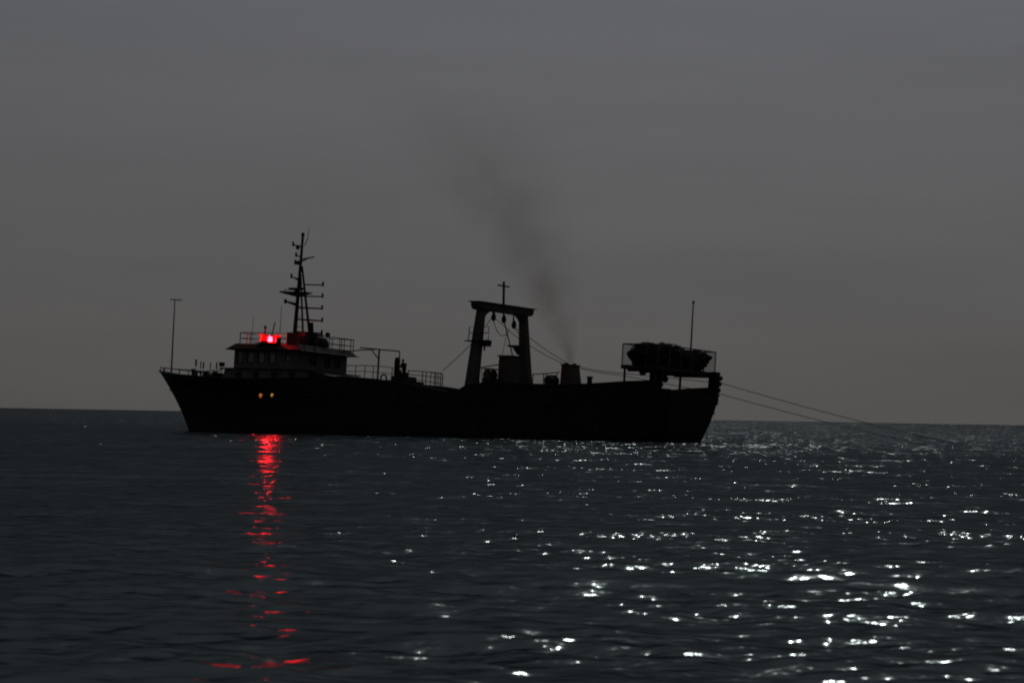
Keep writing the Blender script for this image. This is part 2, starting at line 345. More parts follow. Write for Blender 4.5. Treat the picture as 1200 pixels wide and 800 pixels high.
def make_hull():
    us = sorted(set(US + [p[0] for p in SHEER]))
    NZ = 12
    rows = []
    for u in us:
        top = sheer(u); ring = []
        for i in range(NZ + 1):
            f = i / NZ
            z = -1.6 + (top + 1.6) * f
            g = min(1.0, max(0.0, z) / top)
            bd, bw = half_deck(u), half_wl(u)
            y = bw + (bd - bw) * (g ** (1.5 if u > 14 else 0.85 if u > -14 else 0.6)) if z >= 0 else bw * (1 + 0.35 * z / 1.6 * (1 if u < -16 or u > 14 else .4))
            uu = u
            if u > 26:                                             # run the forward stations into the raked stem
                s_ = (u - 26) / (32.05 - 26); uu = 26 + s_ * (stem_u(z) - 26)
            if u < -22.5:                                          # counter drawn in towards the waterline
                s_ = (-22.5 - u) / 2.1; uu = u + s_ * 1.05 * (1 - g) ** 1.4
            ring.append((uu, y, z))
        rows.append(ring)
    m = MB(); vs = []; nn = NZ + 1
    for ring in rows:
        vs += [(a, b, c) for a, b, c in ring] + [(a, -b, c) for a, b, c in ring]
    fs = []
    W = 2 * nn
    for i in range(len(rows) - 1):
        for k in range(NZ):
            fs.append((i * W + k, i * W + k + 1, (i + 1) * W + k + 1, (i + 1) * W + k))
            fs.append((i * W + nn + k, (i + 1) * W + nn + k, (i + 1) * W + nn + k + 1, i * W + nn + k + 1))
    for k in range(NZ):
        fs.append((k, nn + k, nn + k + 1, k + 1))                  # transom
        e = (len(rows) - 1) * W; fs.append((e + k, e + k + 1, e + nn + k + 1, e + nn + k))
    m.add(vs, fs)
    h = m.build('hull', 'hull', ship)
    mod = h.modifiers.new('plate', 'SOLIDIFY'); mod.thickness = 0.07; mod.offset = -1
    # rubbing strakes, bulwark capping
    for z_f, nm in ((0.72, 'rubbing_strake'), (1.0, 'bulwark_cap')):
        for s_ in (1, -1):
            pts = []
            for ring in rows:
                k = round(NZ * z_f); p = ring[k]; pts.append((p[0], s_ * (p[1] + 0.02), p[2]))
            MB().tube(pts, 0.065 if nm == 'bulwark_cap' else 0.09, 6).build(nm, 'hull', h)
    # working deck inside the bulwark
    d = MB(); du = [-24.2, -20, -16, -10, -5, 0, 6, 12, 16, 20, 23.4, 26, 28.5, 30.5]
    for a, b in zip(du[:-1], du[1:]):
        za, zb = sheer(a) - .95, sheer(b) - .95; ya, yb = half_deck(a) - .12, half_deck(b) - .12
        d.add([(a, -ya, za), (b, -yb, zb), (b, yb, zb), (a, ya, za)], [(0, 1, 2, 3)])
    d.build('main_deck', 'deck', ship)
    return h
hull = make_hull()

# lit cabin ports low in the bow side
def hull_y(u, z):
    top = sheer(u); g = max(0, z) / top
    return half_wl(u) + (half_deck(u) - half_wl(u)) * (g ** (1.5 if u > 14 else 0.85 if u > -14 else 0.6))
for px, mat, lab in ((306, 'port_warm', 'porthole lit orange'), (319.3, 'port_yellow', 'smaller porthole lit yellow')):
    p = at(px, 463, 4.0); p = at(px, 463, hull_y(p.x, p.z)); y = hull_y(p.x, p.z)
    rr = 0.19 if mat == 'port_warm' else 0.15
    f = MB().lathe([(rr * 1.3, -.08), (rr * 1.3, .05), (rr * 1.05, .06), (rr * 1.05, -.08)], (p.x, y, p.z), 14, 'y').build('porthole', 'dark', hull)
    g = MB().lathe([(rr, .0), (rr, .065)], (p.x, y, p.z), 14, 'y').build('porthole_glass', mat, hull); g['label'] = lab
for u_, in ((11.5,), (9.6,), (7.7,)):
    y = hull_y(u_, 2.75)
    MB().lathe([(.25, -.06), (.25, .05), (.19, .06), (.19, -.06)], (u_, y, 2.75), 14, 'y').build('porthole', 'dark', hull)

# ---- railings
def post_z(u): return sheer(u)
def railing(name, top, base_h, post_ts, mids=(0.5,), r=0.035, mat='rail', parent=ship, rp=None):
    """top: list of points of the top rail; posts drop base_h (number or function of the point) at the given fractions"""
    top = [Vector(p) for p in top]
    seg = [0.0]
    for a, b in zip(top[:-1], top[1:]): seg.append(seg[-1] + (b - a).length)
    def P(t):
        d = t * seg[-1]
        for i in range(len(seg) - 1):
            if d <= seg[i + 1] + 1e-6:
                return top[i].lerp(top[i + 1], (d - seg[i]) / max(seg[i + 1] - seg[i], 1e-6))
        return top[-1]
    H = base_h if callable(base_h) else (lambda p: base_h)
    m = MB().tube(top, r, 6)
    for f in mids: m.tube([p - Vector((0, 0, H(p) * f)) for p in top], r * .8, 5)
    o = m.build(name, mat, parent)
    for t in post_ts:
        p = P(t); MB().tube([p - Vector((0, 0, H(p) + .03)), p], rp or r, 6).build('railing_post', mat, o)
    return o
def rng_ts(n): return [i / (n - 1) for i in range(n)]

# bow pulpit rail both sides
for s_ in (1, -1):
    us_ = [31.75, 30.6, 29.2, 27.4, 25.5, 23.6, 22.2]
    hgt = [.36, .42, .44, .46, .46, .46, .62]
    railing('bow_railing', [(u_, s_ * max(half_deck(u_) - .08, .05), sheer(u_) + h_) for u_, h_ in zip(us_, hgt)], .45, [0.0, .14, .3, .46, .62, .8, .98], mids=(), r=.042)
# deckhouse under the wheelhouse and its sloping companion housing
house = MB().frustum((12.2, 21.4, -3.65, 3.65), 4.0, (12.4, 21.2, -3.55, 3.55), 5.0).build('deckhouse', 'house', ship)
MB().box(12.2, 21.75, -3.75, 3.75, 5.0, 5.08).build('deck_edge', 'roof', house)
for u_ in (19.6, 17.6, 15.6, 13.6):
    MB().box(u_ - .3, u_ + .3, 3.60, 3.66, 4.3, 4.8).build('window', 'dark', house)
MB().add([(12.2, y, z) for y in (-2.9, 2.9) for z in (3.3, 5.0)] + [(9.6, y, z) for y in (-2.9, 2.9) for z in (3.3, 4.55)] + [(7.4, y, z) for y in (-2.9, 2.9) for z in (3.3, 4.35)],
    [(0, 1, 5, 4), (2, 6, 7, 3), (1, 3, 7, 5), (4, 5, 9, 8), (6, 10, 11, 7), (5, 7, 11, 9), (8, 9, 11, 10), (0, 2, 3, 1), (0, 4, 6, 2), (4, 8, 10, 6)]).build('aft_casing', 'roof', ship)

# ---- wheelhouse with real window openings
WX0, WX1, WY, WZ0, WZ1 = 13.45, 20.5, 3.2, 5.05, 6.62
def wall(parent, axis, c, a0, a1, openings, z0=WZ0, z1=WZ1, th=.09):
    """openings: (a, b, zlo, zhi) along the wall; fills the rest with plating and glazes the holes"""
    m = MB()
    def bx(p, q, za, zb, mb=m, t=th):
        if q - p < 1e-4 or zb - za < 1e-4: return
        if axis == 'x': mb.box(p, q, c - t / 2, c + t / 2, za, zb)
        else: mb.box(c - t / 2, c + t / 2, p, q, za, zb)
    cur = a0
    for (p, q, lo, hi) in sorted(openings):
        bx(cur, p, z0, z1); bx(p, q, z0, lo); bx(p, q, hi, z1); cur = q
    bx(cur, a1, z0, z1)
    o = m.build('wall', 'house', parent)
    for (p, q, lo, hi) in openings:
        g = MB(); bx(p, q, lo, hi, g, .02); g.build('window_pane', 'glass', parent)
        f = MB()
        for (pa, qa, la, ha) in ((p - .05, q + .05, hi, hi + .05), (p - .05, q + .05, lo - .05, lo), (p - .05, p, lo, hi), (q, q + .05, lo, hi)): bx(pa, qa, la, ha, f, th + .05)
        f.build('window_frame', 'roof', parent)
    return o
wh = MB().box(WX0 - .05, WX1 + .05, -WY - .05, WY + .05, WZ0 - .03, WZ0 + .02).build('wheelhouse', 'deck', ship)
wlo, whi = 5.62, 6.38
side = [(19.55, 20.15, wlo - .08, whi + .05), (18.3, 19.0, wlo, whi), (17.1, 17.8, wlo, whi), (15.9, 16.6, wlo, whi), (14.25, 14.75, 5.75, 6.2)]
wall(wh, 'x', WY, WX0, WX1, side); wall(wh, 'x', -WY, WX0, WX1, [(a, b, wlo, whi) for a, b, _, _ in side[1:4]] + [(19.1, 20.2, wlo - .1, whi + .1)])
wall(wh, 'y', WX1 - .05, -WY + .05, WY - .05, [(v - .42, v + .42, wlo - .1, whi + .1) for v in (-2.5, -1.5, -.5, .5, 1.5, 2.45)])
wall(wh, 'y', WX0 + .05, -WY + .05, WY - .05, [(-2.3, -1.7, wlo, whi), (-1.0, -.4, wlo, whi), (.9, 1.5, wlo, whi)])
MB().box(17.9, 18.0, -2.4, 3.1, 5.08, 6.6).build('sky_block_wall', 'dark', wh)  # unseen inner wall added so no sky shows through the middle windows
MB().box(15.2, 17.85, -3.0, 1.0, 5.08, 6.6).build('sky_block_box', 'dark', wh)  # unseen dark block added to keep sky out of the side windows
roof = MB().frustum((12.55, 21.05, -3.75, 3.75), 6.62, (12.7, 21.1, -3.8, 3.8), 6.72).frustum((12.75, 21.0, -3.7, 3.7), 6.72, (13.3, 20.35, -3.3, 3.3), 7.18).build('wheelhouse_roof', 'roof', ship)
# rails on the wheelhouse roof
rt_z = 8.1
railing('roof_railing', [(19.9, 3.3, rt_z), (17.3, 3.3, rt_z), (13.4, 3.3, rt_z - .05)], .95, [0, .12, .35, .62, .8, 1], r=.04)
railing('roof_railing', [(13.2, 1.2, rt_z), (13.05, -3.5, rt_z)], 1.1, [.0, .35, .62, .75, 1], r=.035)
railing('roof_railing', [(13.05, -3.55, rt_z - .02), (17.2, -3.55, rt_z + .15), (19.9, -3.3, rt_z)], 1.05, [.05, .2, .35, .5, .62, 1], r=.035)
railing('roof_railing', [(19.95, 3.25, rt_z), (19.95, -3.25, rt_z)], .95, rng_ts(6), r=.035)
# small fittings on the roof
p = at(297, 371, 2.0); MB().tube([(p.x, 2.0, 7.15), p], .03, 5, .015).build('whip_antenna', 'rail', roof)
p = at(330, 358, 1.0); MB().tube([(p.x, 1.0, 7.15), p], .035, 5, .018).build('whip_antenna', 'rail', roof)
p = at(311, 383, 2.4); b = MB().tube([(p.x, 2.4, 7.15), p], .07, 8); b.lathe([(.05, 0), (.12, .03), (.12, .2), (.04, .26)], (p.x, 2.4, p.z - .15), 10); b.build('ventilator', 'dark', roof)
p = at(322, 378, 2.5); MB().tube([(p.x + .25, 2.5, 7.9), (p.x, 2.5, p.z - .05), (p.x - .08, 2.5, p.z)], .05, 6).build('horn_pipe', 'redboard', roof)
# port sidelight: screen board with the red lamp outboard of it
sl = MB().box(16.2, 17.2, 2.36, 2.42, 7.26, 8.0).box(16.14, 16.2, 2.36, 3.0, 7.26, 7.8).box(15.6, 17.9, 2.3, 3.78, 7.2, 7.26).build('sidelight', 'redboard', ship)  # wide bottom tray shaped to keep the red lamp's light off the roof
LX, LY, LZ = 16.75, 3.05, 7.58
MB().lathe([(.13, -.2), (.19, -.12), (.2, 0), (.19, .12), (.13, .2)], (LX, LY, LZ), 12).build('lamp_lens', 'red', sl, True)
ld = bpy.data.lights.new('sidelight_beam', 'SPOT'); ld.energy = 3600; ld.color = (1.0, 0.012, 0.02); ld.spot_size = RAD(120); ld.spot_blend = 0.5; ld.shadow_soft_size = 0.1
lo = bpy.data.objects.new('sidelight_beam', ld); col.objects.link(lo); lo.parent = sl
lo.location = (LX - .15, LY + .22, LZ); lo.rotation_euler = Vector((.6, -.8, 0)).to_track_quat('Z', 'Y').to_euler()   # the lens throws its beam out over the port quarter
MB().lathe([(.3, .2), (.48, .22), (.4, .3), (.05, .36)], (LX, LY, LZ), 12).build('lamp_cap', 'dark', sl)  # cap made wide to shade the upper rails and mast from the lamp
MB().lathe([(.1, -.4), (.1, -.24), (.2, -.22), (.2, -.2)], (LX, LY, LZ), 12).build('lamp_base', 'dark', sl)
MB().box(17.6, 17.66, 2.5, 3.13, 7.26, 8.05).build('added_shade_plate', 'dark', sl)  # plate added to stop red light reaching the bow mast
MB().box(16.9, 17.5, 2.9, 3.2, 7.27, 7.45).build('battery_box', 'redboard', sl)
# starboard sidelight, unlit from this side
MB().box(15.95, 17.35, -2.78, -2.72, 7.18, 8.2).build('sidelight_screen', 'dark', roof)

# ---- main mast
mast = MB().tube([at(344.5, 402, .0) , at(355, 276, 0)], .19, 8, .10).build('main_mast', 'dark', ship)
mb0 = at(356, 400, 1.0); MB().tube([(mb0.x, 1.0, 7.15), at(352.5, 322, .1)], .10, 7, .07).build('mast_leg', 'dark', mast)
mb1 = at(365, 402, -1.0); MB().tube([(mb1.x, -1.0, 7.15), at(354, 312, -.1)], .12, 7, .09).build('mast_leg', 'dark', mast)
def spar(px0, py0, px1, py1, r=.06, v=0.0, tip=True, name='crosstree'):
    a, b = at(px0, py0, v), at(px1, py1, v); m = MB().tube([a, b], r, 6)
    if tip: m.tube([b - Vector((0, 0, .1)), b + Vector((0, 0, .28))], .09, 7)
    return m.build(name, 'dark', mast)
spar(358, 333.5, 378.5, 334); spar(355, 347, 378, 347.5); spar(349, 360.5, 377.5, 361.5, .075); spar(347.5, 374, 377.5, 376, .075); spar(345, 388.5, 377, 390.5, .07)
spar(353.5, 304, 368, 301, .06, tip=False); MB().tube([at(353, 307, 0), at(361, 302.5, 0)], .05, 6).build('brace', 'dark', mast)
spar(352, 288.5, 343.5, 287, .07, name='lamp_arm'); MB().lathe([(.06, -.18), (.16, -.12), (.16, .12), (.06, .18)], at(349, 290, 0), 8).build('mast_lamp', 'dark', mast)
spar(352, 300.5, 347, 299.5, .06, name='lamp_arm'); spar(351.5, 309, 346, 308.5, .08, name='lamp_arm')
MB().lathe([(.1, -.16), (.17, -.1), (.17, .1), (.06, .2)], at(349, 308, 0), 8).build('mast_lamp', 'dark', mast)
spar(351, 327, 341.5, 324.5, .06, name='lamp_arm'); MB().tube([at(350, 329, 0), at(345, 325.5, 0)], .05, 6).build('brace', 'dark', mast)
# radar platform: tapering shelf with a low guard rail and scanner bars
a, b = at(329, 342, 0), at(363, 344, 0)
MB().add([(a.x, -.25, a.z + .06), (a.x, .25, a.z + .06), (b.x, .55, b.z + .1), (b.x, -.55, b.z + .1), (a.x, -.1, a.z - .06), (a.x, .1, a.z - .06), (b.x + .3, .3, b.z - .05), (b.x + .3, -.3, b.z - .05), (16.7, .3, a.z - .42), (16.7, -.3, a.z - .42)],
    [(0, 1, 2, 3), (0, 4, 5, 1), (4, 9, 8, 5), (9, 7, 6, 8), (7, 3, 2, 6), (1, 5, 8, 6, 2), (0, 3, 7, 9, 4)]).build('radar_platform', 'dark', mast)
railing_pts = [at(334, 339, .3), at(347, 340, .3)]
MB().tube(railing_pts, .03, 5).tube([railing_pts[0], railing_pts[0] - Vector((0, 0, .25))], .03, 5).build('guard_rail', 'dark', mast)
MB().box(16.0, 17.6, -.1, .1, b.z + .3, b.z + .5).box(16.65, 16.9, -.15, .15, b.z + .05, b.z + .3).build('radar_scanner', 'dark', mast)
a, b = at(334.5, 353, 0), at(348, 357, 0)
MB().tube([a, b], .08, 6, .16).lathe([(.06, -.2), (.12, -.1), (.12, .14), (.05, .2)], a, 8).build('searchlight_arm', 'dark', mast)
MB().tube([at(357, 288, 0), at(360.5, 280, 0), at(362, 268, 0)], .04, 5, .02).build('whip_antenna', 'dark', mast)
MB().lathe([(.05, 0), (.14, .05), (.14, .3), (.08, .36)], at(354.8, 277.5, 0) , 8).build('masthead_lamp', 'dark', mast)
for i in range(14):                                                # rungs between the legs
    f = i / 13; y_ = 395 - 78 * f
    if i % 2 == 0: MB().tube([at(345.2 + 6 * f, y_, .15), at(355 - 2.5 * f, y_, .5)], .025, 5).build('rung', 'dark', mast)
MB().box(14.6, 16.7, -1.3, 1.0, 7.18, 8.35).build('mast_house', 'roof', ship)
# covered tender dome and cowl behind the mast
MB().lathe([(.0, -.75), (.55, -.55), (.85, -.1), (.8, .35), (.5, .62), (.0, .72)], at(374, 404, -.6), 14).build('satellite_dome', 'dark', ship, True)
MB().tube([at(366, 411, -1.2), at(365, 378, -1.2)], .17, 10).build('exhaust_pipe', 'dark', ship)
MB().lathe([(.1, -.25), (.2, -.2), (.22, .1), (.08, .2)], at(384, 392, -3.5), 10).build('deck_lamp', 'rail', ship)

# ---- boat deck: awning frame, rails, pillar
aw = MB().tube([at(422, 407.3, .6), at(468.2, 411.6, .6)], .06, 6).build('awning_frame', 'dark', ship)
MB().tube([at(397, 412.5, .6), at(424, 410, .6), at(440, 409.5, .6)], .05, 6).build('awning_pole', 'dark', aw)
t0 = at(444.5, 410, .6); MB().tube([(t0.x, .6, 3.3), t0], .08, 7).build('awning_post', 'dark', aw)
MB().tube([at(444.4, 421, .6), at(436, 411, .6)], .05, 6).build('brace', 'dark', aw)
t1 = at(468.2, 411.6, .6); MB().tube([t1, at(468.2, 420, .6)], .05, 6).build('awning_post', 'dark', aw)
t2 = at(465.8, 420.5, 1.0)
MB().lathe([(.24, 3.2), (.24, t2.z - .1), (.20, t2.z + .06), (.10, t2.z + .14)], (t2.x, 1.0, 0), 12).build('vent_pillar', 'dark', ship)
railing('boat_deck_railing', [at(400, 428.5, 3.9), at(428, 428, 3.9), at(450, 429.5, 3.9), at(461, 431, 3.9)], lambda p: p.z - sheer(p.x) , [0, .05, .28, .46, .62, .98], mids=(.45,), r=.035)
railing('boat_deck_railing', [at(478, 434, 3.9), at(500, 435.5, 3.9), at(517, 437, 3.9), at(519, 439, 3.9)], lambda p: p.z - sheer(p.x), [0.02, .42, .52, .80, .93, 1], mids=(.28, .62), r=.04)
railing('starboard_railing', [at(505, 436.5, -3.9), at(514, 437, -3.9)], lambda p: p.z - sheer(p.x), [0, .5, 1], mids=(), r=.035)
MB().box(3.0, 4.6, .2, 1.6, 3.3, at(450, 441, .6).z).build('deck_locker', 'dark', ship)
MB().box(1.9, 2.15, 3.6, 3.85, 3.8, 5.2).build('fender_post', 'dark', ship)

# ---- bow fittings
bm_ = MB().tube([at(200.8, 436, .4), at(205, 351, .4)], .075, 7, .045).build('bow_mast', 'dark', ship)
MB().tube([at(199.8, 350.8, .4), at(213, 351.6, .4)], .05, 6).build('yard', 'dark', bm_)
for px in (226.5,): MB().lathe([(.16, -.1), (.16, .55), (.22, .58), (.22, .68)], (at(px, 438, 1.6).x, 1.6, at(px, 438, 1.6).z - .25), 10).build('bollard', 'dark', ship)
a = at(233, 440, 1.4)
MB().tube([(a.x + .28, 1.4, a.z - .3), (a.x + .28, 1.4, a.z + .3), (a.x - .28, 1.4, a.z + .3), (a.x - .28, 1.4, a.z - .3)], .10, 7).build('fairlead_frame', 'dark', ship)
a = at(247, 440, 1.2); wl_ = MB().lathe([(.5, -.55), (.5, -.45), (.26, -.42), (.26, .42), (.5, .45), (.5, .55)], (a.x, 1.2, a.z - .1), 12, 'x').build('windlass', 'dark', ship)
MB().box(a.x - .8, a.x + .8, .7, 1.7, a.z - 1.0, a.z - .35).build('windlass_bed', 'dark', wl_)
a = at(257.5, 442, 1.0); MB().lathe([(.34, -.6), (.34, .25), (.26, .36), (.1, .42)], a, 12).build('capstan', 'dark', ship)
MB().tube([at(249, 437, 2.0), at(263, 431, 2.0)], .05, 6).build('handrail', 'dark', ship)
for px, ty, th in ((230, 421, .05), (235.5, 423.5, .03), (238.7, 424, .04), (246.8, 424.5, .03), (254, 424.5, .04)):
    a = at(px, ty, -1.2); MB().tube([(a.x, -1.2, sheer(a.x) - .9), a - Vector((0, 0, .6))], .016, 5).tube([a - Vector((0, 0, .6)), a], th * 1.6, 6).build('stanchion', 'dark', ship)
a = at(260, 427, -1.2); MB().tube([(a.x, -1.2, sheer(a.x) - .9), a], .03, 5).box(a.x - .18, a.x + .18, -1.38, -1.02, a.z - .16, a.z + .2).build('deck_lamp', 'dark', ship)

# ---- gallows
gx = -5.35
gal = MB()
gal.add([(gx + s * .45, y, z) for s in (-1, 1) for y, z in ((3.68, 10.78), (3.64, 10.42), (3.35, 10.2), (-3.35, 10.2), (-3.64, 10.42), (-3.68, 10.78))],
        [(0, 1, 2, 3, 4, 5), (11, 10, 9, 8, 7, 6)] + [(i, (i + 1) % 6, 6 + (i + 1) % 6, 6 + i) for i in range(6)])
gal.box(gx - .62, gx + .62, -3.82, 3.82, 10.78, 10.86)
gal = gal.build('gallows', 'steel', ship)
for s_ in (1, -1):
    MB().beam((gx - .1, s_ * 3.75, 3.2), (gx, s_ * 2.85, 10.22), 1.0, .72, .58, .5).build('gallows_leg', 'steel', gal)
    MB().add([(gx + d, s_ * y, z) for d in (-.25, .25) for y, z in ((2.7, 10.22), (2.75, 9.45), (2.4, 9.9), (1.85, 10.22))], [(0, 1, 2, 3), (7, 6, 5, 4), (0, 4, 5, 1), (1, 5, 6, 2), (2, 6, 7, 3)]).build('gusset', 'steel', gal)
c0 = at(590, 359, 0); c1 = at(590.5, 330, 0)
lm = MB().tube([(c0.x, 0, 10.8), c1], .10, 8).build('light_mast', 'dark', gal)
MB().tube([at(583, 334, .2), at(597.3, 336.3, -.4)], .07, 6).build('cross_arm', 'dark', lm)
for px, ty, by, v in ((578.2, 362, 376, 1.2), (590.2, 366, 378.5, 0.0), (602, 369, 385, -1.3)):
    a, b = at(px, ty, v), at(px, by, v); L_ = (a.z - b.z)
    MB().tube([(a.x, v, 10.25), (a.x, v, b.z + .45)], .06, 6).lathe([(.07, 0.04), (.17, .15), (.21, .34), (.17, .52), (.07, .74)], (b.x, v, b.z - .05), 10).build('hanging_block', 'dark', gal)
# ladder cages either side of the port leg
ul, ur = at(548.5, 399, 3.3).x, at(572, 399, 3.3).x; zf = at(560, 399, 3.3).z
MB().box(ur, ul, 2.75, 3.75, zf - .09, zf).build('lookout_step', 'dark', gal)
for (x0, x1, v) in ((548.8, 555.5, 3.6), (565.5, 572.3, 3.0)):
    q = [at(x0, 398.5, v), at(x0 + 1.5, 382.5, v), at(x1 + .5, 382.8, v), at(x1, 398.5, v)]
    MB().tube(q, .04, 5).tube([at(x0 + .8, 390, v), at(x1 + .2, 390, v)], .035, 5).build('step_rail', 'dark', gal)
a = at(568, 402, 3.0); MB().box(a.x - .45, a.x + .35, 2.7, 3.3, a.z - .25, a.z + .25).tube([(a.x, 3.0, a.z - .2), (a.x, 3.0, a.z - .6)], .07, 6).build('flood_lamp', 'dark', gal)
a, b = at(596.5, 405, -3.0), at(609, 405.5, -3.0)
MB().add([(a.x, y, a.z + .04) for y in (-3.3, -2.7)] + [(b.x, y, a.z + .04) for y in (-3.3, -2.7)] + [(b.x, y, a.z - .75) for y in (-3.3, -2.7)] + [(a.x, y, a.z - .06) for y in (-3.3, -2.7)] + [(a.x - .6, y, a.z - .18) for y in (-3.3, -2.7)],
    [(0, 1, 3, 2), (2, 3, 5, 4), (6, 8, 9, 7), (8, 4, 5, 9), (0, 6, 7, 1), (0, 2, 4, 8, 6), (1, 7, 9, 5, 3)]).build('bracket_shelf', 'dark', gal)
# rigging: stays and slings that belong to the gallows
def sag(a, b, s, n=10): 
    a, b = Vector(a), Vector(b)
    return [a.lerp(b, i / n) - Vector((0, 0, 4 * s * (i / n) * (1 - i / n))) for i in range(n + 1)]
MB().tube(sag(at(552, 403, 3.9), at(519, 434, 3.9), .05), .03, 5).build('stay_wire', 'wire', gal)
MB().tube(sag(at(578, 375, 1.2), at(597, 386, -1.0), .85), .03, 5).build('sling', 'wire', gal)
MB().tube(sag(at(591, 377, 0), at(600.5, 416, -.4), .0), .05, 6).build('sling', 'wire', gal)
MB().tube(sag(at(594, 390, -.2), at(588.5, 416, .4), .0), .022, 5).build('sling', 'wire', gal)
MB().tube(sag(at(579, 372, 1.1), at(608, 397, -2.2), .0), .025, 5).build('sling', 'wire', gal)
MB().tube(sag(at(576, 372, 1.2), at(569, 383, 2.6), .0), .025, 5).build('sling', 'wire', gal)

# ---- working deck aft: winches, casings, funnel
a, b = at(585.5, 418, 0), at(609.5, 418, 0)
wc = MB().box(b.x + .35, a.x - .35, -.55, .55, 3.3, a.z).build('winch_casing', 'steel', ship)
MB().box(b.x + .25, a.x - .25, -.68, .68, a.z, a.z + .10).build('casing_lid', 'dark', wc)
a = at(574.5, 439, .6)
wd = MB().lathe([(.42, -.45), (.42, -.38), (.28, -.36), (.28, .36), (.42, .38), (.42, .45)], a, 14, 'y').build('trawl_winch', 'steel', ship)
MB().box(a.x - .4, a.x + .4, .1, 1.1, 3.3, a.z - .25).box(a.x - .42, a.x + .4, .1, 1.1, a.z + .4, a.z + .5).build('winch_bed', 'dark', wd)
MB().tube([at(561, 431, 2.2), at(585, 427, 2.2)], .05, 6).build('walkway_handrail', 'dark', ship)
MB().tube([at(561.5, 431, 2.2), at(561.5, 448, 2.2)], .04, 6).tube([at(564.5, 431, 2.2), at(564.5, 448, 2.2)], .03, 6).build('walkway_post', 'dark', ship)
railing('quarterdeck_railing', [at(624, 438.6, -3.0), at(640, 437.5, -3.0), at(656, 436, -3.0)], 1.0, [.02, .42, .52, .9], mids=(), r=.045)
a = at(646.5, 446, -.5)
w2 = MB().lathe([(.40, -.5), (.40, -.42), (.26, -.4), (.26, .4), (.40, .42), (.40, .5)], a, 14, 'y').build('capstan_winch', 'dark', ship)
MB().box(a.x - .35, a.x + .35, a.y - .5, a.y + .5, 3.3, a.z - .2).box(a.x - .28, a.x + .2, a.y - .2, a.y + .2, a.z + .3, a.z + .45).build('winch_bed', 'dark', w2)
f0, f1 = at(657.5, 428.5, 0), at(679.5, 428.5, 0); g0, g1 = at(657, 452, 0), at(683, 452, 0)
hw = .62
fn = MB().frustum((g1.x + .4, g0.x - .4, -hw - .1, hw + .1), 3.3, (f1.x + .42, f0.x - .42, -hw + .1, hw - .1), f0.z).build('funnel', 'steel', ship)
MB().box(f1.x + .36, f0.x - .36, -hw + .04, hw - .04, f0.z, f0.z + .1).build('funnel_cap', 'dark', fn)
fx = (f0.x + f1.x) / 2
for dx, dy in ((.28, .22), (-.25, -.2)): MB().lathe([(.16, 0), (.16, .14), (.12, .14), (.12, .02)], (fx + dx, dy, f0.z + .08), 10).build('exhaust_pipe', 'dark', fn)
a = at(691, 446, 0); MB().lathe([(.2, -1.0), (.2, .2), (.26, .22), (.26, .34), (.1, .36)], a, 10).build('vent_pipe', 'dark', ship)
for u_ in (-16.2, -18.6):
    MB().lathe([(.17, 0), (.17, .5), (.24, .52), (.24, .62)], (u_, 3.4, sheer(u_) - .5), 10).build('bollard', 'dark', ship)

# ---- stern net platform on posts
PX0, PX1, PV, PZ = -23.7, -20.25, 4.05, 5.62
plat = MB().box(PX0, PX1, -PV, PV, PZ, PZ + .30).build('net_platform', 'dark', ship)
for y in (-3.2, -1.6, 0, 1.6, 3.2): MB().box(PX0 + .1, PX1 - .1, y - .08, y + .08, PZ - .16, PZ).build('floor_beam', 'dark', plat)
for (x, y, r_) in ((PX1 - .25, 3.85, .09), (PX1 - .25, -3.85, .10), (PX0 + .3, 3.85, .10)):
    MB().tube([(x, y, sheer(x) - .9), (x, y, PZ)], r_, 8).build('support_post', 'dark', plat)
MB().beam((-23.75, -3.72, 3.4), (-23.75, -3.85, PZ + .35), .75, .55, .7, .55).build('stern_post', 'dark', plat)
for i, z in enumerate((4.55, 5.05, 5.5)): MB().lathe([(.14, -.3), (.2, -.2), (.2, .2), (.14, .3)], (-24.15, -3.75 - .1 * i, z), 10, 'y').build('roller', 'dark', plat)
MB().box(-21.1, -20.5, -.5, .45, 3.3, PZ).frustum((-21.2, -20.3, -.6, .55), 4.6, (-20.95, -20.55, -.4, .35), 5.3).build('centre_column', 'dark', plat)
TZ = 7.55
corners = [(PX1 - .05, PV - .05), (PX0 + .05, PV - .05), (PX0 + .05, -PV + .05), (PX1 - .05, -PV + .05), (PX1 - .05, PV - .05)]
for (a, b) in zip(corners[:-1], corners[1:]):
    n = 4 if abs(a[1] - b[1]) < .1 else 6
    railing('platform_railing', [(a[0], a[1], TZ), (b[0], b[1], TZ)], TZ - PZ - .3, rng_ts(n)[:-1], mids=(), r=.045, parent=plat)
    g = MB(); L_ = math.hypot(b[0] - a[0], b[1] - a[1]); k = int(L_ / .16)
    A, B = Vector((*a, 0)), Vector((*b, 0)); z0 = PZ + .3
    for i in range(-12, k + 1):                                    # diamond wire mesh
        for sg in (1, -1):
            t0_, t1_ = i * .16, i * .16 + (TZ - z0)
            if sg < 0: t0_, t1_ = t1_, t0_
            lo, hi = (t0_, z0), (t1_, TZ)
            def clipx(p, q, x):
                f = (x - p[0]) / (q[0] - p[0]); return (x, p[1] + f * (q[1] - p[1]))
            p, q = lo, hi
            if max(p[0], q[0]) <= 0 or min(p[0], q[0]) >= L_: continue
            if p[0] < 0: p = clipx(p, q, 0)
            if q[0] < 0: q = clipx(p, q, 0)
            if p[0] > L_: p = clipx(p, q, L_)
            if q[0] > L_: q = clipx(p, q, L_)
            P0 = A.lerp(B, p[0] / L_) + Vector((0, 0, p[1])); P1 = A.lerp(B, q[0] / L_) + Vector((0, 0, q[1]))
            if (P1 - P0).length > .05: g.tube([P0, P1], .006, 3, caps=False)
    g.build('wire_mesh_panel', 'grille', plat)['kind'] = 'stuff'
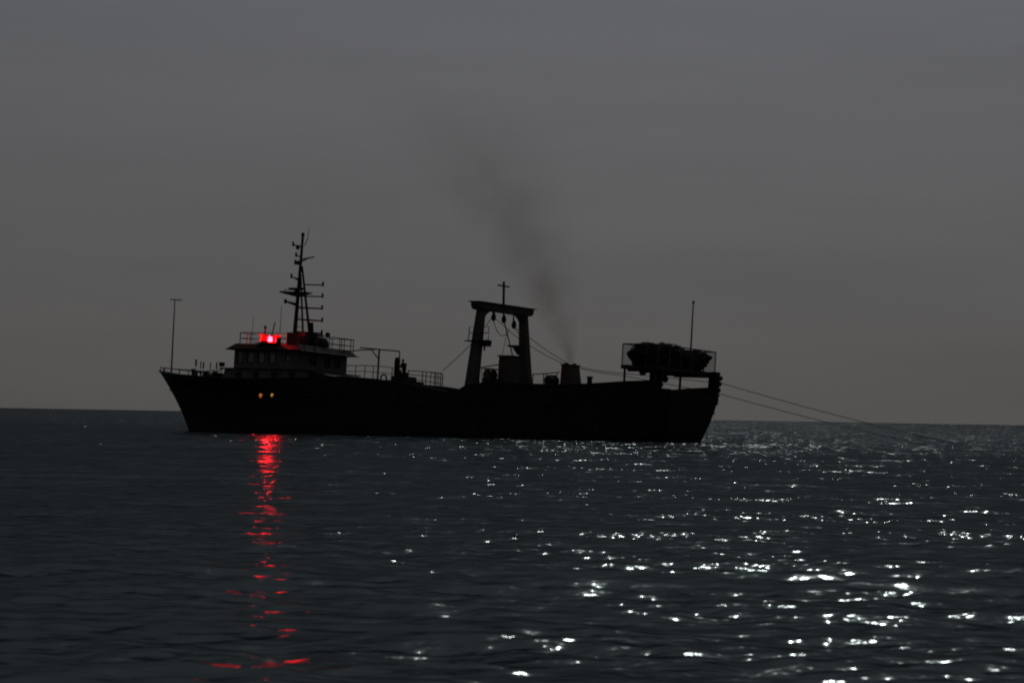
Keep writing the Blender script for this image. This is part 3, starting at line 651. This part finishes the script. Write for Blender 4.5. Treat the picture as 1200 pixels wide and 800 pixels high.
ap = at(812.5, 355, -1.2); an = MB().tube([(ap.x, -1.2, PZ + .3), ap], .085, 7, .05).build('pole_antenna', 'rail', plat)
MB().lathe([(.05, -.05), (.1, 0), (.1, .12), (.04, .18)], ap, 8).build('pole_lamp', 'dark', an)
for px, y0, y1, v in ((779, 440, 448, -.9), (753, 435, 440, 1.8)):
    a = at(px, y1, v); MB().tube([(a.x, v, PZ - .02), (a.x, v, a.z + .3)], .05, 6).lathe([(.1, 0), (.26, .12), (.28, .35), (.12, .55)], (a.x, v, a.z), 10).build('hanging_block', 'dark', plat)

# ------------------------------------------------------------------ things on and around the trawler
def world_of(p): return SHIP @ Vector(p)
def placed(o, p):
    o.matrix_world = SHIP @ Matrix.Translation(Vector(p)); return o
# piled nets, each a slumped lumpy heap with cork-line ropes
def net_heap(center, size, seed, label):
    rr = np.random.default_rng(seed)
    bm = bmesh.new(); bmesh.ops.create_icosphere(bm, subdivisions=4, radius=1)
    ph = rr.uniform(0, 6.28, (14, 2)); kk = rr.normal(0, 1, (14, 3)) * np.linspace(1.8, 8, 14)[:, None]
    am = np.linspace(.13, .035, 14)
    for v in bm.verts:
        p = np.array(v.co); d = 1 + float((am * np.sin(kk @ p + ph[:, 0])).sum()) * .6
        q = p * d
        if q[2] < 0: q[2] *= .95
        v.co = (q[0] * size[0], q[1] * size[1], max(q[2], -.85) * size[2] + .85 * size[2])
    me = bpy.data.meshes.new('net_heap'); bm.to_mesh(me); bm.free()
    me.polygons.foreach_set('use_smooth', np.ones(len(me.polygons), dtype=bool)); me.materials.append(M['net'])
    o = bpy.data.objects.new('net_heap', me); col.objects.link(o); placed(o, center)
    for k in range(3):
        pts = []
        for i in range(15):
            an_ = RAD(-8 + 196 * i / 14); yy = (k - 1) * .45 * size[1]
            pts.append((math.cos(an_) * size[0] * (1.0 - .12 * abs(k - 1)), yy + .1 * math.sin(i * 1.7 + k), .85 * size[2] + math.sin(an_) * size[2] * (1.02 - .1 * abs(k - 1))))
        r_ = MB().tube(pts, .045, 6).build('head_rope', 'net', o)
    rf = random.Random(seed)
    for k in range(16):                                            # floats caught in the folds
        th_, ph_ = rf.uniform(0, 6.28), rf.uniform(.15, 1.35)
        c_ = (math.cos(th_) * math.cos(ph_) * size[0] * 1.02, math.sin(th_) * math.cos(ph_) * size[1] * 1.02, .85 * size[2] + math.sin(ph_) * size[2] * .98)
        MB().lathe([(.03, -.12), (.09, -.07), (.115, 0), (.09, .07), (.03, .12)], c_, 8, rf.choice('xyz')).build('float', 'dark', o, True)
    tag(o, label, 'fishing net', 'nets piled on the stern platform')
    return o
NZ0 = PZ + .31
net_heap((-21.75, 2.75, NZ0), (1.45, 1.25, .98), 3, 'dark bundled net at the forward port end of the stern platform')
net_heap((-22.0, .05, NZ0), (1.5, 1.55, 1.03), 5, 'largest rounded dark net heap in the middle of the stern platform')
net_heap((-22.2, -2.65, NZ0), (1.42, 1.3, .86), 8, 'low dark net heap beside the antenna pole on the stern platform')

# trawl warps: from the gallows over the stern and down astern into the sea
def warp(path_px, v, end, label, sagm):
    pts = [at(px, py, v) for px, py in path_px]
    pts.append(Vector(end))
    m = MB(); full = []
    for i, (a, b) in enumerate(zip(pts[:-1], pts[1:])):
        q = sag(a, b, sagm[i], 10); full += q if i == 0 else q[1:]
    o = MB().tube([p - pts[0] for p in full], .028, 6).build('trawl_cable', 'wire')
    placed(o, pts[0]); tag(o, label, 'cable', 'trawl cables streaming astern')
    return full
e1 = at(1050, 500, 1.5); q1 = at(846, 449, 1.5); dirv = (e1 - q1); k = (q1.z + .25) / max(q1.z - e1.z, .01)
warp([(604, 384), (620, 395), (668, 427), (727, 437), (846, 449)], 1.5, q1 + dirv * min(k, 2.2), 'upper steel trawl cable running from the gallows over the stern', [0, .1, .1, .0, .25])
e2 = at(1000, 499, -1.5); q2 = at(846, 462, -1.5); dirv = (e2 - q2); k = (q2.z + .25) / max(q2.z - e2.z, .01)
warp([(603, 385), (618, 403), (665, 428), (730, 440), (846, 462)], -1.5, q2 + dirv * min(k, 2.2), 'lower steel trawl cable leaving the stern close above the water', [0, .1, .1, .0, .2])

# lifebuoy hung on the boat deck rail
def lifebuoy(px, py, v, label):
    m = MB(); R1, r1, n, k = .30, .075, 20, 8; vs = []; fs = []
    for i in range(n):
        a = 2 * math.pi * i / n
        for j in range(k):
            b = 2 * math.pi * j / k; vs.append(((R1 + r1 * math.cos(b)) * math.cos(a), r1 * math.sin(b), (R1 + r1 * math.cos(b)) * math.sin(a)))
    fs = [(i * k + j, ((i + 1) % n) * k + j, ((i + 1) % n) * k + (j + 1) % k, i * k + (j + 1) % k) for i in range(n) for j in range(k)]
    o = m.add(vs, fs).build('lifebuoy', 'ring', None, True); placed(o, at(px, py, v)); tag(o, label, 'lifebuoy')
    for q in range(4):
        a = RAD(45 + 90 * q)
        MB().tube([((R1) * math.cos(a + d), 0, R1 * math.sin(a + d)) for d in (-.12, 0, .12)], .082, 8).build('band', 'redboard', o)
lifebuoy(449.5, 443, 3.99, 'pale lifebuoy hanging on the boat deck railing')

# the man standing at the vent pillar on the boat deck
def make_person(base, label):
    J = dict(pel=(0, 0, .95), sp=(.03, 0, 1.15), ch=(.10, 0, 1.36), nk=(.15, 0, 1.50), hd=(.19, 0, 1.60), ht=(.19, 0, 1.73),
             lh=(0, .10, .90), lk=(.06, .12, .50), la=(-.02, .13, .09), lt=(.16, .15, .05),
             rh=(0, -.10, .90), rk=(.03, -.12, .50), ra=(-.14, -.13, .09), rtoe=(.04, -.15, .05),
             ls=(.09, .23, 1.40), le=(.14, .31, 1.13), lw=(.38, .18, 1.12), lp=(.46, .16, 1.13),
             rs=(.09, -.23, 1.40), re=(.18, -.31, 1.14), rw=(.42, -.18, 1.20), rp=(.50, -.16, 1.21))
    E_ = [('pel', 'sp'), ('sp', 'ch'), ('ch', 'nk'), ('nk', 'hd'), ('hd', 'ht'), ('pel', 'lh'), ('lh', 'lk'), ('lk', 'la'), ('la', 'lt'), ('pel', 'rh'), ('rh', 'rk'), ('rk', 'ra'), ('ra', 'rtoe'),
          ('ch', 'ls'), ('ls', 'le'), ('le', 'lw'), ('lw', 'lp'), ('ch', 'rs'), ('rs', 're'), ('re', 'rw'), ('rw', 'rp')]
    Rd = dict(pel=.19, sp=.20, ch=.205, nk=.06, hd=.095, ht=.085, lh=.105, lk=.07, la=.05, lt=.045, rh=.105, rk=.07, ra=.05, rtoe=.045, ls=.115, le=.085, lw=.042, lp=.04, rs=.115, re=.085, rw=.042, rp=.04)
    for s_, wr in (('l', 'lp'), ('r', 'rp')):
        bx, by, bz = J[wr]
        for f in range(4):
            dy = (f - 1.5) * .022; L_ = (.055, .065, .06, .045)[f]
            J[f'{s_}f{f}a'] = (bx + .03, by + dy, bz + .005); J[f'{s_}f{f}b'] = (bx + .03 + L_ * .6, by + dy, bz - .005); J[f'{s_}f{f}c'] = (bx + .03 + L_ * .8, by + dy, bz - .035)
            E_ += [(wr, f'{s_}f{f}a'), (f'{s_}f{f}a', f'{s_}f{f}b'), (f'{s_}f{f}b', f'{s_}f{f}c')]
            Rd.update({f'{s_}f{f}a': .010, f'{s_}f{f}b': .009, f'{s_}f{f}c': .008})
        sg = -1 if s_ == 'l' else 1
        J[s_ + 't1'] = (bx - .01, by + sg * .05, bz + .01); J[s_ + 't2'] = (bx + .035, by + sg * .06, bz + .0)
        E_ += [(wr, s_ + 't1'), (s_ + 't1', s_ + 't2')]; Rd.update({s_ + 't1': .012, s_ + 't2': .009})
    names = list(J); me = bpy.data.meshes.new('person'); me.from_pydata([J[n] for n in names], [(names.index(a), names.index(b)) for a, b in E_], [])
    o = bpy.data.objects.new('person', me); col.objects.link(o)
    o.modifiers.new('skin', 'SKIN').use_smooth_shade = True
    sub = o.modifiers.new('sub', 'SUBSURF'); sub.levels = 2; sub.render_levels = 2
    if not me.skin_vertices: me.skin_vertices.new()if hasattr(me.skin_vertices, 'new') else None
    sv = me.skin_vertices[0].data
    for i, n in enumerate(names): sv[i].radius = (Rd[n], Rd[n]); sv[i].use_root = (n == 'pel')
    dg = bpy.context.evaluated_depsgraph_get(); ev = o.evaluated_get(dg)
    m2 = bpy.data.meshes.new_from_object(ev); o.modifiers.clear(); o.data = m2
    m2.materials.clear()
    for k_ in ('jacket', 'trousers', 'skin', 'boots'): m2.materials.append(M[k_])
    for p in m2.polygons:
        c = p.center; p.use_smooth = True
        p.material_index = 2 if (c.z > 1.50 or c.x > .42 and c.z > 1) else 3 if c.z < .14 else 1 if c.z < .93 else 0
    MB().lathe([(.0, .13), (.06, .125), (.10, .08), (.115, .0), (.115, -.03), (.0, -.03)], (.185, 0, 1.70), 14).box(.24, .38, -.08, .08, 1.675, 1.69).build('cap', 'cap', o, True)
    MB().add([(.28, -.012, 1.64), (.28, .012, 1.64), (.315, .016, 1.605), (.315, -.016, 1.605), (.275, 0, 1.595)], [(0, 1, 2, 3), (0, 3, 4), (1, 4, 2), (2, 4, 3)]).build('nose', 'skin', o)
    for y in (-.035, .035): MB().lathe([(.004, -.01), (.012, 0), (.004, .01)], (.28, y, 1.645), 8, 'x').build('eye', 'boots', o)
    for y in (-.1, .1): MB().lathe([(.012, -.012), (.03, 0), (.012, .012)], (.19, y, 1.63), 8, 'y').build('ear', 'skin', o)
    placed(o, base); tag(o, label, 'person'); return o
hp = at(474.5, 420.5, 1.0)
c0_, c1_ = at(463.5, 436, 1.6), at(476.5, 436, 1.6)
MB().box(c1_.x, c0_.x, 1.3, 1.75, 3.2, c0_.z).build('control_stand', 'dark', ship)
make_person((hp.x, 1.0, hp.z - 1.83), 'person in dark jacket and pale cap standing at the vent pillar')
MB().box(hp.x - 1.2, hp.x + 2.0, -.2, 2.2, 3.0, hp.z - 1.83).build('raised_hatch', 'dark', ship)

# ------------------------------------------------------------------ exhaust smoke
def make_smoke():
    base = world_of((fx, 0, f0.z + .25))
    HZ = 22.0
    def cx(z): return -(0.27 * z + 0.0131 * z * z)
    def R_(z): return 0.45 + 0.42 * z
    n, rows = 18, 26; m = MB(); vs = []
    for i in range(rows):
        z = HZ * i / (rows - 1)
        vs += [(cx(z) + R_(z) * math.cos(2 * math.pi * k / n), R_(z) * math.sin(2 * math.pi * k / n), z) for k in range(n)]
    fs = [(i * n + k, i * n + (k + 1) % n, (i + 1) * n + (k + 1) % n, (i + 1) * n + k) for i in range(rows - 1) for k in range(n)]
    fs += [tuple(range(n - 1, -1, -1)), tuple((rows - 1) * n + k for k in range(n))]
    mat = bpy.data.materials.new('exhaust_smoke'); mat.use_nodes = True; t = mat.node_tree; t.nodes.clear()
    o_ = N(t, 'ShaderNodeOutputMaterial'); pv = N(t, 'ShaderNodeVolumePrincipled'); pv.inputs['Color'].default_value = (0.19, 0.125, 0.06, 1); pv.inputs['Anisotropy'].default_value = 0.3
    tc = N(t, 'ShaderNodeTexCoord'); sp = N(t, 'ShaderNodeSeparateXYZ'); t.links.new(tc.outputs['Object'], sp.inputs[0])
    X, Y, Z = sp.outputs
    ax = math_n(t, 'ADD', math_n(t, 'ADD', math_n(t, 'MULTIPLY', Z, .27), math_n(t, 'MULTIPLY', math_n(t, 'MULTIPLY', Z, Z), .0131)), X)
    dist = math_n(t, 'SQRT', math_n(t, 'ADD', math_n(t, 'MULTIPLY', ax, ax), math_n(t, 'MULTIPLY', Y, Y)))
    rad = math_n(t, 'ADD', math_n(t, 'MULTIPLY', Z, .42), .45)
    rel = math_n(t, 'SUBTRACT', 1.0, math_n(t, 'DIVIDE', dist, rad), True)
    nz = N(t, 'ShaderNodeTexNoise'); nz.inputs['Scale'].default_value = .33; nz.inputs['Detail'].default_value = 4; nz.inputs['Distortion'].default_value = .6
    t.links.new(tc.outputs['Object'], nz.inputs['Vector'])
    puff = N(t, 'ShaderNodeMapRange'); puff.inputs['From Min'].default_value = .34; puff.inputs['From Max'].default_value = .64; t.links.new(nz.outputs['Fac'], puff.inputs['Value'])
    fade = math_n(t, 'SUBTRACT', 1.0, math_n(t, 'DIVIDE', Z, HZ), True)
    d = math_n(t, 'DIVIDE', 1.35, math_n(t, 'ADD', math_n(t, 'MULTIPLY', Z, 1.5), 1.0))
    d = math_n(t, 'MULTIPLY', math_n(t, 'MULTIPLY', d, rel), math_n(t, 'ADD', math_n(t, 'MULTIPLY', puff.outputs[0], 1.3), .12))
    d = math_n(t, 'MULTIPLY', d, math_n(t, 'POWER', fade, .6))
    t.links.new(d, pv.inputs['Density']); t.links.new(pv.outputs[0], o_.inputs['Volume'])
    o = m.add(vs, fs).build('smoke', mat); o.location = base
    tag(o, 'thin brownish exhaust smoke drifting up from the funnel', 'smoke', kind='stuff')
make_smoke()
